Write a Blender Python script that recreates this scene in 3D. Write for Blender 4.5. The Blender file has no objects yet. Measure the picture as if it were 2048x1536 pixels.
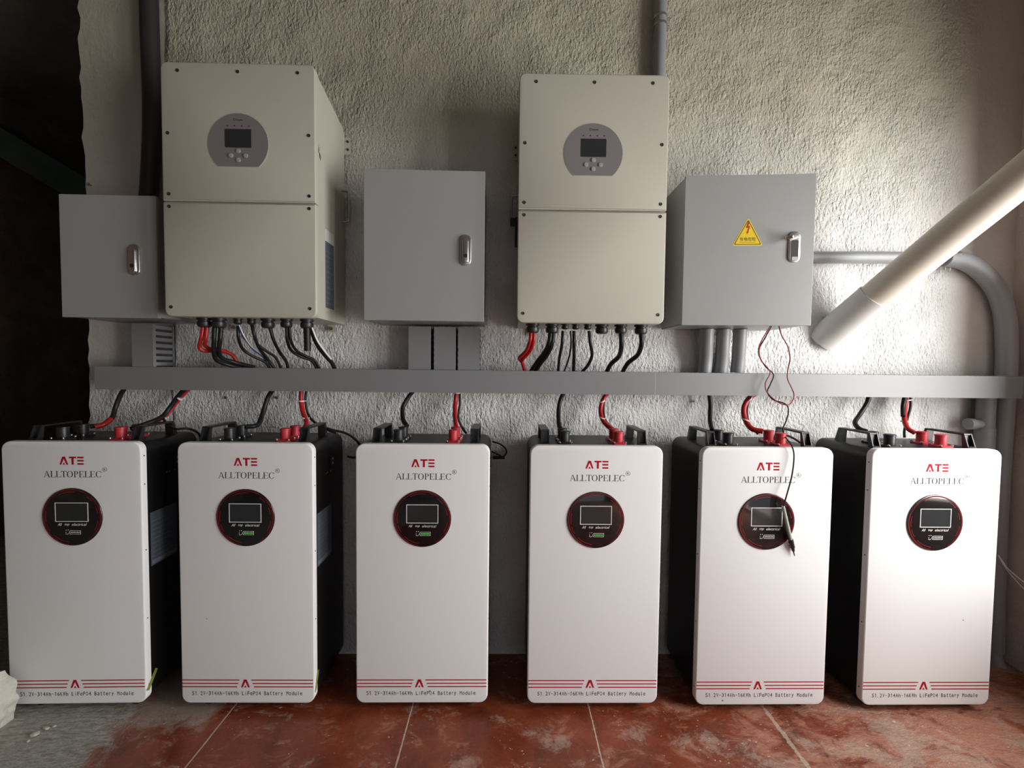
import bpy, bmesh, math, random
from mathutils import Vector, Matrix
random.seed(7)
S = bpy.context.scene
COL = S.collection
PI = math.pi
R = math.radians

# ------------------------------------------------------------------ camera
# world: back wall is y = 0, x runs right, z up, floor z = 0, metres
W, H, F = 2048.0, 1536.0, 850.0
yaw, pit, rol = 0.0150, 0.03845, 0.01105
fw = Vector((math.sin(yaw)*math.cos(pit), math.cos(yaw)*math.cos(pit), -math.sin(pit)))
r0 = Vector((math.cos(yaw), -math.sin(yaw), 0)); u0 = r0.cross(fw)
rt = r0*math.cos(rol) + u0*math.sin(rol); up = -r0*math.sin(rol) + u0*math.cos(rol)
CP = Vector((0, -1.6, 1.105))
cam_d = bpy.data.cameras.new('camera'); cam = bpy.data.objects.new('camera', cam_d); COL.objects.link(cam)
cam_d.sensor_fit = 'HORIZONTAL'; cam_d.sensor_width = 36; cam_d.lens = 36*F/W
cam_d.clip_start = .02
cam.matrix_world = Matrix(((rt.x, up.x, -fw.x, CP.x), (rt.y, up.y, -fw.y, CP.y), (rt.z, up.z, -fw.z, CP.z), (0, 0, 0, 1)))
S.camera = cam

def at(px, py, Y):
    """point of the place seen at a photo pixel, on the vertical plane y = Y"""
    d = fw*F + rt*(px - W/2) - up*(py - H/2)
    return CP + d*((Y - CP.y)/d.y)

# ------------------------------------------------------------------ light and exposure
S.view_settings.view_transform = 'Standard'; S.view_settings.look = 'None'
S.view_settings.gamma = 1; S.view_settings.use_curve_mapping = False
S.view_settings.exposure = 0.0
wd = bpy.data.worlds.new('world'); S.world = wd; wd.use_nodes = True
wd.node_tree.nodes['Background'].inputs[0].default_value = (.80, .90, 1, 1)
wd.node_tree.nodes['Background'].inputs[1].default_value = .6

def area(name, loc, direction, sx, sy, power, color, spread=180):
    l = bpy.data.lights.new(name, 'AREA'); l.shape = 'RECTANGLE'; l.size = sx; l.size_y = sy
    l.energy = power; l.color = color; l.spread = R(spread)
    o = bpy.data.objects.new(name, l); COL.objects.link(o); o.location = loc
    o.rotation_euler = Vector(direction).to_track_quat('-Z', 'Z').to_euler(); return o
XR = 1.925                      # inner face of the right wall
WY0, WY1, WZ0, WZ1 = -1.75, -.42, .62, 1.95      # window opening in the right wall
VY0, VY1, VZ0, VZ1 = -3.60, -1.95, .05, 1.30      # made-up low opening, added to light the lower left fronts
DX0, DX1, DZ1 = -.2, 1.5, 2.1                    # made-up opening behind the camera for the fill lamp
YF = -4.2
area('window_daylight', (XR + 1.15, -2.2, 2.15), (-1, 0, 0), 5.6, 2.5, 640, (1, .99, .97))
area('front_fill', ((DX0+DX1)/2, YF - .1, DZ1/2), (0, 1, 0), DX1-DX0, DZ1, 1.5, (1, .95, .93))  # weak frontal fill lamp, added behind the camera

# ------------------------------------------------------------------ materials
def mat(name, col, rough=.5, metal=0, spec=.5, coat=0):
    m = bpy.data.materials.new(name); m.use_nodes = True
    b = m.node_tree.nodes['Principled BSDF']
    b.inputs['Base Color'].default_value = (*col, 1); b.inputs['Roughness'].default_value = rough
    b.inputs['Metallic'].default_value = metal; b.inputs['Specular IOR Level'].default_value = spec
    b.inputs['Coat Weight'].default_value = coat
    return m
def N(m, t, **kw):
    n = m.node_tree.nodes.new(t)
    for k, v in kw.items():
        if k.startswith('i_'): n.inputs[k[2:].replace('_', ' ')].default_value = v
        else: setattr(n, k, v)
    return n
def L(m, a, b): m.node_tree.links.new(a, b)
def BS(m): return m.node_tree.nodes['Principled BSDF']
def ramp(m, fac, stops):
    n = N(m, 'ShaderNodeValToRGB'); e = n.color_ramp.elements
    while len(e) < len(stops): e.new(.5)
    for k, (p, c) in zip(e, stops): k.position = p; k.color = (*c, 1) if len(c) == 3 else c
    L(m, fac, n.inputs[0]); return n.outputs[0]
def mixc(m, fac, a, b, mode='MIX'):
    n = N(m, 'ShaderNodeMix', data_type='RGBA', blend_type=mode)
    for i, v in ((0, fac), (6, a), (7, b)):
        if hasattr(v, 'node'): L(m, v, n.inputs[i])
        else: n.inputs[i].default_value = v if i == 0 else (*v, 1)
    return n.outputs[2]
def math_(m, op, a, b=None, c=None, clamp=False):
    n = N(m, 'ShaderNodeMath', operation=op, use_clamp=clamp)
    for i, v in enumerate((a, b, c)):
        if v is None: continue
        if hasattr(v, 'node'): L(m, v, n.inputs[i])
        else: n.inputs[i].default_value = v
    return n.outputs[0]
def mapped(m, sc=(1, 1, 1), rot=(0, 0, 0), coord='Object'):
    t = N(m, 'ShaderNodeTexCoord'); p = N(m, 'ShaderNodeMapping')
    p.inputs['Scale'].default_value = sc; p.inputs['Rotation'].default_value = rot
    L(m, t.outputs[coord], p.inputs[0]); return p.outputs[0]
def noise(m, vec, scale, detail=4, rough=.5, dist=0):
    n = N(m, 'ShaderNodeTexNoise'); n.inputs['Scale'].default_value = scale
    n.inputs['Detail'].default_value = detail; n.inputs['Roughness'].default_value = rough
    n.inputs['Distortion'].default_value = dist; L(m, vec, n.inputs['Vector']); return n.outputs[0]
def bump(m, h, dist, strength=1, prev=None):
    n = N(m, 'ShaderNodeBump'); n.inputs['Strength'].default_value = strength; n.inputs['Distance'].default_value = dist
    L(m, h, n.inputs['Height'])
    if prev is not None: L(m, prev, n.inputs['Normal'])
    return n.outputs[0]
def smoothstep(m, v, a, b):
    n = N(m, 'ShaderNodeMapRange', interpolation_type='SMOOTHSTEP')
    n.inputs[1].default_value = a; n.inputs[2].default_value = b; L(m, v, n.inputs[0]); return n.outputs[0]

def subtle(m, amount=.06, scale=6, bscale=900, bdist=.0001):
    """slight uneven tone and orange peel for a painted or moulded surface"""
    v = mapped(m); c = tuple(BS(m).inputs['Base Color'].default_value)[:3]
    n = noise(m, v, scale, 5, .6)
    L(m, ramp(m, n, [(.3, tuple(x*(1-amount) for x in c)), (.7, c)]), BS(m).inputs['Base Color'])
    L(m, bump(m, noise(m, v, bscale, 2), bdist, .4), BS(m).inputs['Normal']); return m

def plaster():
    m = mat('rough plaster', (.7, .7, .68), .85, spec=.25); v = mapped(m)
    sep = N(m, 'ShaderNodeSeparateXYZ'); L(m, v, sep.inputs[0]); X = sep.outputs[0]; Z = sep.outputs[2]
    # trowelled smooth bands at either end of the wall
    wob = noise(m, v, 3, 2)
    xw = math_(m, 'ADD', X, math_(m, 'MULTIPLY', math_(m, 'SUBTRACT', wob, .5), .05))
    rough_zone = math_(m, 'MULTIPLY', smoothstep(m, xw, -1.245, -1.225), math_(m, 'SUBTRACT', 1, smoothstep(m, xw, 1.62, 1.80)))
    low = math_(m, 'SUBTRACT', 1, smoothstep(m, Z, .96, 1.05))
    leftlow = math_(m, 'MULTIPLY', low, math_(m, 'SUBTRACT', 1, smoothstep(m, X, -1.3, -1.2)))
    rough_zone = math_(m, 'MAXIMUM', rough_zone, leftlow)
    v1 = mapped(m, (1, 1, .75), (0, R(28), 0))
    n1 = noise(m, v1, 110, 3.5, .55, .25)
    n2 = noise(m, mapped(m, (1.6, 1, .6), (0, R(-35), 0)), 75, 3, .5, .2)
    n3 = noise(m, v, 260, 3, .6)
    big = noise(m, v, 5, 4, .6)
    amp = math_(m, 'MULTIPLY_ADD', smoothstep(m, big, .38, .62), .5, .5)
    hgt = math_(m, 'MULTIPLY_ADD', n2, .8, math_(m, 'MULTIPLY_ADD', n3, .22, n1))
    hgt = math_(m, 'MULTIPLY', math_(m, 'MULTIPLY', hgt, amp), math_(m, 'MULTIPLY_ADD', rough_zone, .88, .12))
    hgt = math_(m, 'MULTIPLY_ADD', big, .9, hgt)
    L(m, bump(m, hgt, .012, 1), BS(m).inputs['Normal'])
    stain = noise(m, v, 2.2, 5, .6, .4)
    c = ramp(m, stain, [(.3, (.68, .665, .64)), (.52, (.80, .79, .77)), (.75, (.84, .835, .82))])
    spk = ramp(m, noise(m, v, 130, 2, .5), [(.70, (1, 1, 1)), (.76, (.55, .52, .48))])
    c = mixc(m, .5, c, spk, 'MULTIPLY')
    pit_ = ramp(m, hgt, [(.34, (.60, .58, .55)), (.52, (1, 1, 1))]); c = mixc(m, .5, c, pit_, 'MULTIPLY')
    # dim olive light on the upper wall, painted into its colour
    upz = smoothstep(m, math_(m, 'ADD', Z, math_(m, 'MULTIPLY', stain, .6)), 1.75, 2.5)
    c = mixc(m, upz, c, (.47, .44, .34))
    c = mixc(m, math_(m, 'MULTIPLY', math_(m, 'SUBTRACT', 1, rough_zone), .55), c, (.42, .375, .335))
    L(m, c, BS(m).inputs['Base Color']); return m

def floor_mat():
    m = mat('red painted floor', (.3, .07, .03), .3, spec=.5); v = mapped(m)
    sep = N(m, 'ShaderNodeSeparateXYZ'); L(m, v, sep.inputs[0]); X = sep.outputs[0]; Y = sep.outputs[1]
    n = noise(m, v, 7, 6, .65, .5); f = noise(m, v, 60, 4, .6)
    c = ramp(m, n, [(.25, (.11, .023, .010)), (.5, (.235, .049, .020)), (.75, (.34, .083, .036))])
    c = mixc(m, .35, c, ramp(m, f, [(.3, (.55, .5, .5)), (.7, (1, 1, 1))]), 'MULTIPLY')
    # pale dusty wear; its rise to the right also paints in the light's haze
    dust = noise(m, mapped(m, (1, 1.6, 1), (0, 0, R(30))), 9, 7, .72, .6)
    dz = math_(m, 'MULTIPLY_ADD', smoothstep(m, X, .1, 1.5), .17, dust)
    c = mixc(m, math_(m, 'MULTIPLY', smoothstep(m, dz, .53, .70), .66), c, (.50, .23, .155))
    # cement edging at the left
    wz = math_(m, 'MULTIPLY_ADD', noise(m, v, 14, 6, .7, .8), .26, math_(m, 'MULTIPLY_ADD', Y, .25, X))
    cem = math_(m, 'SUBTRACT', 1, smoothstep(m, wz, -1.17, -1.07))
    cemc = ramp(m, noise(m, mapped(m, (1, 5, 1), (0, 0, R(-38))), 22, 6, .7), [(.3, (.20, .19, .16)), (.5, (.38, .37, .33)), (.7, (.55, .54, .50))])
    c = mixc(m, cem, c, cemc)
    # grey cement smear under the second battery
    sm = math_(m, 'MULTIPLY', math_(m, 'MULTIPLY', smoothstep(m, X, -1.25, -1.1), math_(m, 'SUBTRACT', 1, smoothstep(m, X, -.93, -.89))),
               smoothstep(m, math_(m, 'MULTIPLY_ADD', noise(m, v, 18, 5, .7), .3, Y), -.22, -.13))
    c = mixc(m, math_(m, 'MULTIPLY', sm, .75), c, (.36, .33, .28))
    # splashes of white paint
    clus = smoothstep(m, noise(m, v, 4.5, 3, .6), .44, .58)
    fl = math_(m, 'MULTIPLY_ADD', clus, .10, noise(m, mapped(m, (1, 1.5, 1), (0, 0, R(20))), 75, 3, .55, .3))
    msk = smoothstep(m, fl, .755, .785)
    # greyish cement film trodden into the paint
    film = smoothstep(m, math_(m, 'MULTIPLY_ADD', smoothstep(m, X, -.2, 1.2), .05, noise(m, mapped(m, (1, 1.3, 1), (0, 0, R(-40))), 5.5, 8, .74, .5)), .55, .66)
    c = mixc(m, math_(m, 'MULTIPLY', film, .55), c, (.46, .36, .29))
    c = mixc(m, math_(m, 'MULTIPLY', msk, .8), c, (.68, .62, .56))
    # tile joints every 57.5 cm, filled with pale grout
    gx = math_(m, 'MULTIPLY_ADD', math_(m, 'SUBTRACT', noise(m, v, 3, 2), .5), .012, X)
    fr = math_(m, 'FRACT', math_(m, 'DIVIDE', math_(m, 'ADD', gx, 6.33), .575))
    d = math_(m, 'MULTIPLY', math_(m, 'ABSOLUTE', math_(m, 'SUBTRACT', fr, .5)), .575)
    wdt = math_(m, 'MULTIPLY_ADD', noise(m, v, 40, 4, .7), math_(m, 'MULTIPLY_ADD', smoothstep(m, X, .45, .9), .016, .0045), math_(m, 'MULTIPLY', smoothstep(m, X, .45, .9), -.004))
    j = math_(m, 'LESS_THAN', d, wdt)
    j = math_(m, 'MULTIPLY', math_(m, 'MULTIPLY', j, math_(m, 'LESS_THAN', X, 1.1)), math_(m, 'SUBTRACT', 1, cem))
    c = mixc(m, math_(m, 'MULTIPLY', j, math_(m, 'SUBTRACT', .8, math_(m, 'MULTIPLY', smoothstep(m, X, .45, .8), .25))), c, (.60, .53, .43))
    L(m, mixc(m, .35, c, ramp(m, noise(m, v, 150, 3, .6), [(.35, (.6, .55, .5)), (.6, (1, 1, 1))]), 'MULTIPLY'), BS(m).inputs['Base Color'])
    rg = math_(m, 'MULTIPLY_ADD', n, .35, math_(m, 'MULTIPLY_ADD', math_(m, 'ADD', cem, math_(m, 'MULTIPLY', smoothstep(m, dz, .5, .75), .6)), .4, .17), clamp=True)
    L(m, rg, BS(m).inputs['Roughness'])
    dent = noise(m, mapped(m, (1, 1.8, 1), (0, 0, R(35))), 28, 5, .7)
    dh = math_(m, 'MULTIPLY', dent, math_(m, 'ADD', math_(m, 'MULTIPLY', smoothstep(m, X, .2, 1.4), 1.3), math_(m, 'ADD', cem, .15)))
    L(m, bump(m, math_(m, 'MULTIPLY_ADD', j, -.25, dh), .006, 1), BS(m).inputs['Normal']); return m

def sidewall_mat(name, a, b):
    m = mat(name, a, .9, spec=.2); v = mapped(m)
    n = noise(m, v, 4, 6, .65, .4)
    L(m, ramp(m, n, [(.3, a), (.7, b)]), BS(m).inputs['Base Color'])
    L(m, bump(m, noise(m, v, 26, 5, .65), .008, .8), BS(m).inputs['Normal']); return m

M = {}
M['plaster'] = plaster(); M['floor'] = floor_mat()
M['right'] = sidewall_mat('brown side wall', (.60, .50, .44), (.75, .66, .60))
M['dark'] = sidewall_mat('dark brown wall', (.11, .075, .055), (.22, .16, .11))  # plain dark brown for the recess and left wall
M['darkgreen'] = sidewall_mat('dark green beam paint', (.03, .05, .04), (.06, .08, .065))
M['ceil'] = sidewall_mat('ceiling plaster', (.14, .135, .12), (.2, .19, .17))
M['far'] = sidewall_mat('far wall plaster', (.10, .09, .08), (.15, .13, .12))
M['rubble'] = sidewall_mat('broken plaster', (.42, .40, .34), (.66, .64, .57))
M['white'] = subtle(mat('white powder coat', (.84, .835, .83), .38), .02)
def specks(m):
    """a few brown dirt specks on the white fronts"""
    v = mapped(m); vo = N(m, 'ShaderNodeTexVoronoi', feature='F1'); vo.inputs['Scale'].default_value = 17
    t = N(m, 'ShaderNodeTexCoord'); oi = N(m, 'ShaderNodeObjectInfo'); ad = N(m, 'ShaderNodeVectorMath', operation='ADD')
    L(m, t.outputs['Object'], ad.inputs[0]); L(m, oi.outputs['Location'], ad.inputs[1]); L(m, ad.outputs[0], vo.inputs['Vector'])
    dot = math_(m, 'LESS_THAN', vo.outputs['Distance'], .055)
    sep = N(m, 'ShaderNodeSeparateXYZ'); L(m, v, sep.inputs[0])
    sc = N(m, 'ShaderNodeSeparateColor'); L(m, vo.outputs['Color'], sc.inputs[0])
    k = math_(m, 'MULTIPLY', dot, math_(m, 'MULTIPLY', math_(m, 'LESS_THAN', sc.outputs[0], .16), math_(m, 'LESS_THAN', sep.outputs[2], .33)))
    L(m, mixc(m, math_(m, 'MULTIPLY', k, .75), (.84, .835, .83), (.16, .12, .10)), BS(m).inputs['Base Color'])
M['front'] = mat('white front sheet', (.84, .83, .825), .6, spec=.15); specks(M['front'])
M['cream'] = subtle(mat('cream powder coat', (.47, .448, .375), .42), .02)
M['boxgrey'] = subtle(mat('light grey enamel', (.315, .32, .31), .38), .03)
M['duct'] = subtle(mat('grey pvc trunking', (.215, .217, .222), .45), .05, 3)
M['conduit'] = subtle(mat('grey pvc conduit', (.27, .275, .285), .42), .08, 5)
M['darkpipe'] = subtle(mat('old dark conduit', (.028, .023, .025), .5), .2, 5)
M['pvc'] = subtle(mat('cream pvc pipe', (.74, .68, .58), .38), .10, 5)
M['pvcw'] = subtle(mat('whitewashed pvc', (.70, .69, .66), .7), .12, 9)
M['casing'] = subtle(mat('black casing', (.008, .0075, .008), .45), .1)
M['black'] = mat('black plastic', (.018, .018, .019), .38)
M['rubber'] = mat('black cable jacket', (.010, .010, .011), .45, spec=.35)
M['red'] = mat('red cable jacket', (.40, .012, .012), .42)
M['redcap'] = subtle(mat('red terminal plastic', (.60, .035, .05), .42), .2, 60)
M['whitecab'] = mat('white cable jacket', (.75, .74, .70), .4)
M['blue'] = mat('blue wire', (.03, .06, .25), .4)
M['tie'] = mat('white cable tie', (.75, .74, .70), .45)
M['glass'] = mat('glossy black display', (.008, .007, .008), .09, coat=.6)
M['lcd'] = mat('dark lcd glass', (.025, .028, .030), .12, coat=.5)
M['ring'] = mat('red printed ring', (.30, .012, .012), .3)
M['ringd'] = mat('dark red printed ring', (.10, .008, .010), .2)
M['inkred'] = mat('crimson ink', (.42, .010, .022), .7, spec=.1)
M['ink'] = mat('charcoal ink', (.04, .037, .04), .8, spec=.08)
M['wink'] = mat('white ink', (.75, .75, .75), .45)
M['green'] = mat('green indicator', (.05, .35, .06), .4)
bg = BS(M['green']); bg.inputs['Emission Color'].default_value = (.2, .9, .15, 1); bg.inputs['Emission Strength'].default_value = .5
M['dispgrey'] = mat('grey display film', (.20, .182, .182), .4)
M['dispgreyd'] = mat('button grey', (.34, .31, .31), .35)
M['chrome'] = mat('brushed chrome', (.72, .70, .69), .28, 1)
M['steel'] = mat('zinc steel', (.5, .49, .46), .4, 1)
M['hole'] = mat('dark recess', (.02, .018, .015), .6)
M['yellow'] = mat('warning yellow', (.72, .52, .015), .45)
M['boltred'] = mat('warning red', (.45, .03, .012), .45)
M['label'] = mat('blue grey label', (.10, .12, .15), .4)
M['labelp'] = mat('faint label print', (.20, .22, .25), .5)
M['labelw'] = mat('pale label paper', (.62, .62, .60), .5)
M['tagyel'] = mat('yellow green tape', (.26, .27, .05), .5)
M['probe'] = mat('pale probe barrel', (.42, .46, .38), .25)

# ------------------------------------------------------------------ mesh helpers
class MB:
    def __init__(s): s.bm = bmesh.new(); s.flat = set()
    def box(s, x0, x1, y0, y1, z0, z1, bev=0, rot=None):
        r = bmesh.ops.create_cube(s.bm, size=1); vs = r['verts']
        for v in vs: v.co = Vector(((x0+x1)/2 + v.co.x*(x1-x0), (y0+y1)/2 + v.co.y*(y1-y0), (z0+z1)/2 + v.co.z*(z1-z0)))
        if rot is not None:
            for v in vs: v.co = rot @ v.co
        if bev:
            es = list({e for v in vs for e in v.link_edges})
            bmesh.ops.bevel(s.bm, geom=es, offset=bev, segments=2, affect='EDGES', profile=.5)
        return s
    def prism(s, pts, y0, y1, bev=0, axis='Y'):
        """outline in XZ extruded along y; bev rounds the rim on the front (y0) side"""
        def P(a, b, y): return (a, y, b) if axis == 'Y' else (a, b, y) if axis == 'Z' else (y, a, b)
        n = len(pts); rings = []
        area_ = sum(pts[i][0]*pts[(i+1) % n][1] - pts[(i+1) % n][0]*pts[i][1] for i in range(n))
        sg = 1 if area_ > 0 else -1
        def inset(d):
            out = []
            for i in range(n):
                a = Vector(pts[i-1]); b = Vector(pts[i]); c = Vector(pts[(i+1) % n])
                e1 = (b-a).normalized(); e2 = (c-b).normalized()
                nn = Vector((-e1.y-e2.y, e1.x+e2.x))*sg
                if nn.length < 1e-6: nn = Vector((-e1.y, e1.x))*sg
                nn.normalize(); k = max(.4, nn.dot(Vector((-e1.y, e1.x))*sg))
                out.append(tuple(b + nn*d/k))
            return out
        steps = [(0, 0)] if not bev else [(bev*(1-math.cos(t)), bev*(1-math.sin(t))) for t in (PI/2*0, PI/8, PI/4, 3*PI/8, PI/2)]
        # steps: (inset?, depth) from rim outwards
        lev = []
        if bev:
            for t in (0, PI/8, PI/4, 3*PI/8, PI/2):
                lev.append((bev*(1-math.sin(t)), y0 + (bev*(1-math.cos(t)))*(1 if y1 > y0 else -1)))
        else: lev.append((0, y0))
        lev.append((0, y1))
        for d, y in lev:
            o = inset(d) if d > 1e-7 else pts
            rings.append([s.bm.verts.new(P(a, b, y)) for a, b in o])
        for A, B in zip(rings, rings[1:]):
            for i in range(n):
                s.bm.faces.new((A[i], A[(i+1) % n], B[(i+1) % n], B[i]))
        s.bm.faces.new(rings[0]); s.bm.faces.new(rings[-1][::-1]); return s
    def rrect(s, cx, cz, w, h, r, y0, y1, bev=0, seg=6, rb=None, axis='Y'):
        return s.prism(rr(cx, cz, w, h, r, seg, rb), y0, y1, bev, axis)
    def disc(s, cx, cz, r, y0, y1, seg=32, bev=0, axis='Y'):
        return s.prism([(cx+r*math.cos(2*PI*i/seg), cz+r*math.sin(2*PI*i/seg)) for i in range(seg)], y0, y1, bev, axis)
    def ring(s, cx, cz, ra, rb, y0, y1, a0=0, a1=360, seg=48):
        n = max(3, int(seg*(a1-a0)/360)); full = (a1-a0) >= 359.9
        rows = []
        for i in range(n + (0 if full else 1)):
            a = R(a0 + (a1-a0)*i/n); c, q = math.cos(a), math.sin(a)
            rows.append([s.bm.verts.new((cx+rr_*c, y, cz+rr_*q)) for rr_, y in ((ra, y0), (rb, y0), (rb, y1), (ra, y1))])
        m = len(rows)
        for i in range(m if full else m-1):
            A, B = rows[i], rows[(i+1) % m]
            for k in range(4): s.bm.faces.new((A[k], A[(k+1) % 4], B[(k+1) % 4], B[k]))
        if not full: s.bm.faces.new(rows[0]); s.bm.faces.new(rows[-1][::-1])
        return s
    def tube(s, pts, r, seg=12, smooth=True, cap=True):
        p = [Vector(q) for q in pts]
        if smooth and len(p) > 2: p = catmull(p)
        rs = r if isinstance(r, (list, tuple)) else None
        T = [(p[min(i+1, len(p)-1)] - p[max(i-1, 0)]).normalized() for i in range(len(p))]
        ref = Vector((0, 1, 0)) if abs(T[0].y) < .9 else Vector((1, 0, 0)); nrm = (ref - T[0]*ref.dot(T[0])).normalized()
        rings = []
        for i, q in enumerate(p):
            nrm = (nrm - T[i]*nrm.dot(T[i])).normalized(); bi = T[i].cross(nrm)
            rad = r if rs is None else rs[0] + (rs[1]-rs[0])*i/(len(p)-1)
            rings.append([s.bm.verts.new(q + (nrm*math.cos(2*PI*k/seg) + bi*math.sin(2*PI*k/seg))*rad) for k in range(seg)])
        for A, B in zip(rings, rings[1:]):
            for k in range(seg): s.bm.faces.new((A[k], A[(k+1) % seg], B[(k+1) % seg], B[k]))
        if cap: s.bm.faces.new(rings[0][::-1]); s.bm.faces.new(rings[-1])
        return s
    def lathe(s, cx, cy, z0, prof, seg=24, knurl=0):
        """prof: (radius, height) pairs about a vertical axis"""
        rings = []
        for r, z in prof:
            rings.append([s.bm.verts.new((cx + r*(1 + (knurl if k % 2 else 0))*math.cos(2*PI*k/seg), cy + r*(1 + (knurl if k % 2 else 0))*math.sin(2*PI*k/seg), z0+z)) for k in range(seg)])
        for A, B in zip(rings, rings[1:]):
            for k in range(seg): s.bm.faces.new((A[k], A[(k+1) % seg], B[(k+1) % seg], B[k]))
        s.bm.faces.new(rings[0][::-1]); s.bm.faces.new(rings[-1]); return s
    def build(s, name, m, parent=None, smooth=False, **props):
        bmesh.ops.recalc_face_normals(s.bm, faces=s.bm.faces)
        me = bpy.data.meshes.new(name); s.bm.to_mesh(me); s.bm.free()
        ms = m if isinstance(m, (list, tuple)) else [m]
        for q in ms: me.materials.append(q)
        o = bpy.data.objects.new(name, me); COL.objects.link(o)
        if smooth:
            for f in me.polygons: f.use_smooth = True
            es = me.attributes.get('sharp_edge') or me.attributes.new('sharp_edge', 'BOOLEAN', 'EDGE')
            bm2 = bmesh.new(); bm2.from_mesh(me); bm2.edges.ensure_lookup_table()
            for i, e in enumerate(bm2.edges):
                es.data[i].value = len(e.link_faces) != 2 or e.calc_face_angle(0) > R(38)
            bm2.free()
        if parent is not None: o.parent = parent
        for k, v in props.items(): o[k] = v
        return o
def rr(cx, cz, w, h, r, seg=6, rb=None):
    rb = r if rb is None else rb; out = []
    for sx, sz, a0, q in ((1, 1, 0, r), (-1, 1, 90, r), (-1, -1, 180, rb), (1, -1, 270, rb)):
        for i in range(seg+1):
            a = R(a0 + 90*i/seg); out.append((cx + sx*(w/2-q) + q*math.cos(a), cz + sz*(h/2-q) + q*math.sin(a)))
    return out
def catmull(p, sub=7):
    q = [p[0]*2-p[1]] + p + [p[-1]*2-p[-2]]; out = []
    for i in range(1, len(q)-2):
        a, b, c, d = q[i-1], q[i], q[i+1], q[i+2]
        for k in range(sub):
            t = k/sub
            out.append(.5*((2*b) + (c-a)*t + (2*a-5*b+4*c-d)*t*t + (-a+3*b-3*c+d)*t**3))
    out.append(q[-2]); return out
def tag(o, label, cat, group=None, kind=None):
    o['label'] = label; o['category'] = cat
    if group: o['group'] = group
    if kind: o['kind'] = kind
    return o
def empty(name, loc=(0, 0, 0), rz=0):
    o = bpy.data.objects.new(name, None); o.empty_display_size = .05; COL.objects.link(o)
    o.location = loc; o.rotation_euler = (0, 0, rz); return o
def copy_tree(o, parent=None):
    c = o.copy(); COL.objects.link(c); c.parent = parent
    for ch in list(o.children): copy_tree(ch, c)
    return c
def kids(o):
    out = []
    for c in o.children: out += [c] + kids(c)
    return out
def text_mesh(body, cx, cz, w, h, y, shear=0, depth=.0003, keep=False):
    """text standing in the XZ plane, fitted to a w x h box, returned as a mesh"""
    cu = bpy.data.curves.new('t', 'FONT'); cu.body = body; cu.shear = shear; cu.extrude = depth/2; cu.resolution_u = 3
    o = bpy.data.objects.new('t', cu); COL.objects.link(o); bpy.context.view_layer.update()
    me = bpy.data.meshes.new_from_object(o.evaluated_get(bpy.context.evaluated_depsgraph_get()))
    bpy.data.objects.remove(o); xs = [v.co.x for v in me.vertices]; ys = [v.co.y for v in me.vertices]
    if not xs: return me
    kx = w/max(1e-6, max(xs)-min(xs)); ky = h/max(1e-6, max(ys)-min(ys))
    if keep: kx = ky = min(kx, ky)
    mx, my = (max(xs)+min(xs))/2, (max(ys)+min(ys))/2
    for v in me.vertices:
        a, b, c = v.co; v.co = (cx + (a-mx)*kx, y - depth/2 - c, cz + (b-my)*ky)
    return me
def add_mesh(mb, me): mb.bm.from_mesh(me); bpy.data.meshes.remove(me)

def serif(mb, word, x0, z0, h, pitch, y):
    """Roman capitals with thick stems and thin hairlines"""
    def pl(pts, ox): mb.prism([(x0+ox+a*h, z0+b*h) for a, b in pts], y-.0003, y)
    def bar(a, b, c, d, ox): pl([(a, b), (c, b), (c, d), (a, d)], ox)
    def arc(cx, cz, rx, rz, t0, t1, ox, th=.15, tn=.04, n=18):
        o = []; i_ = []
        for k in range(n+1):
            a = R(t0+(t1-t0)*k/n); o.append((cx+rx*math.cos(a), cz+rz*math.sin(a))); i_.append((cx+(rx-th)*math.cos(a), cz+(rz-tn)*math.sin(a)))
        for k in range(n): pl([o[k], o[k+1], i_[k+1], i_[k]], ox)
    for ch, adv in word:
        ox = pitch*adv
        if ch == 'A':
            pl([(.06, 0), (.12, 0), (.47, 1), (.42, 1)], ox); pl([(.74, 0), (.90, 0), (.50, 1), (.42, 1)], ox)
            bar(.22, .32, .72, .37, ox); bar(-.02, 0, .22, .035, ox); bar(.64, 0, 1.0, .035, ox)
        elif ch == 'L':
            bar(.14, 0, .28, 1, ox); bar(.02, .965, .4, 1, ox); bar(.02, 0, .80, .04, ox); pl([(.80, 0), (.86, .25), (.83, .25), (.70, .04)], ox)
        elif ch == 'T':
            bar(.38, 0, .52, 1, ox); bar(.04, .95, .86, 1, ox); bar(.24, 0, .66, .035, ox)
            pl([(.04, 1), (.04, .76), (.07, .76), (.12, .95)], ox); pl([(.86, 1), (.86, .76), (.83, .76), (.78, .95)], ox)
        elif ch == 'O': arc(.48, .5, .46, .52, 0, 360, ox, n=32)
        elif ch == 'P':
            bar(.14, 0, .28, 1, ox); bar(.02, 0, .42, .035, ox); bar(.02, .965, .4, 1, ox)
            arc(.36, .735, .36, .265, -90, 90, ox)
        elif ch == 'E':
            bar(.14, 0, .28, 1, ox); bar(.02, .96, .74, 1, ox); bar(.02, 0, .78, .04, ox); bar(.28, .49, .58, .53, ox)
            pl([(.74, 1), (.74, .78), (.71, .78), (.64, .96)], ox); pl([(.78, 0), (.84, .25), (.81, .25), (.68, .04)], ox)
            bar(.56, .40, .59, .62, ox)
        elif ch == 'C':
            arc(.52, .5, .48, .52, 42, 322, ox, n=26); bar(.86, .70, .89, 1, ox)

# ------------------------------------------------------------------ the room
def struct(o): o['kind'] = 'structure'; return o
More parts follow.
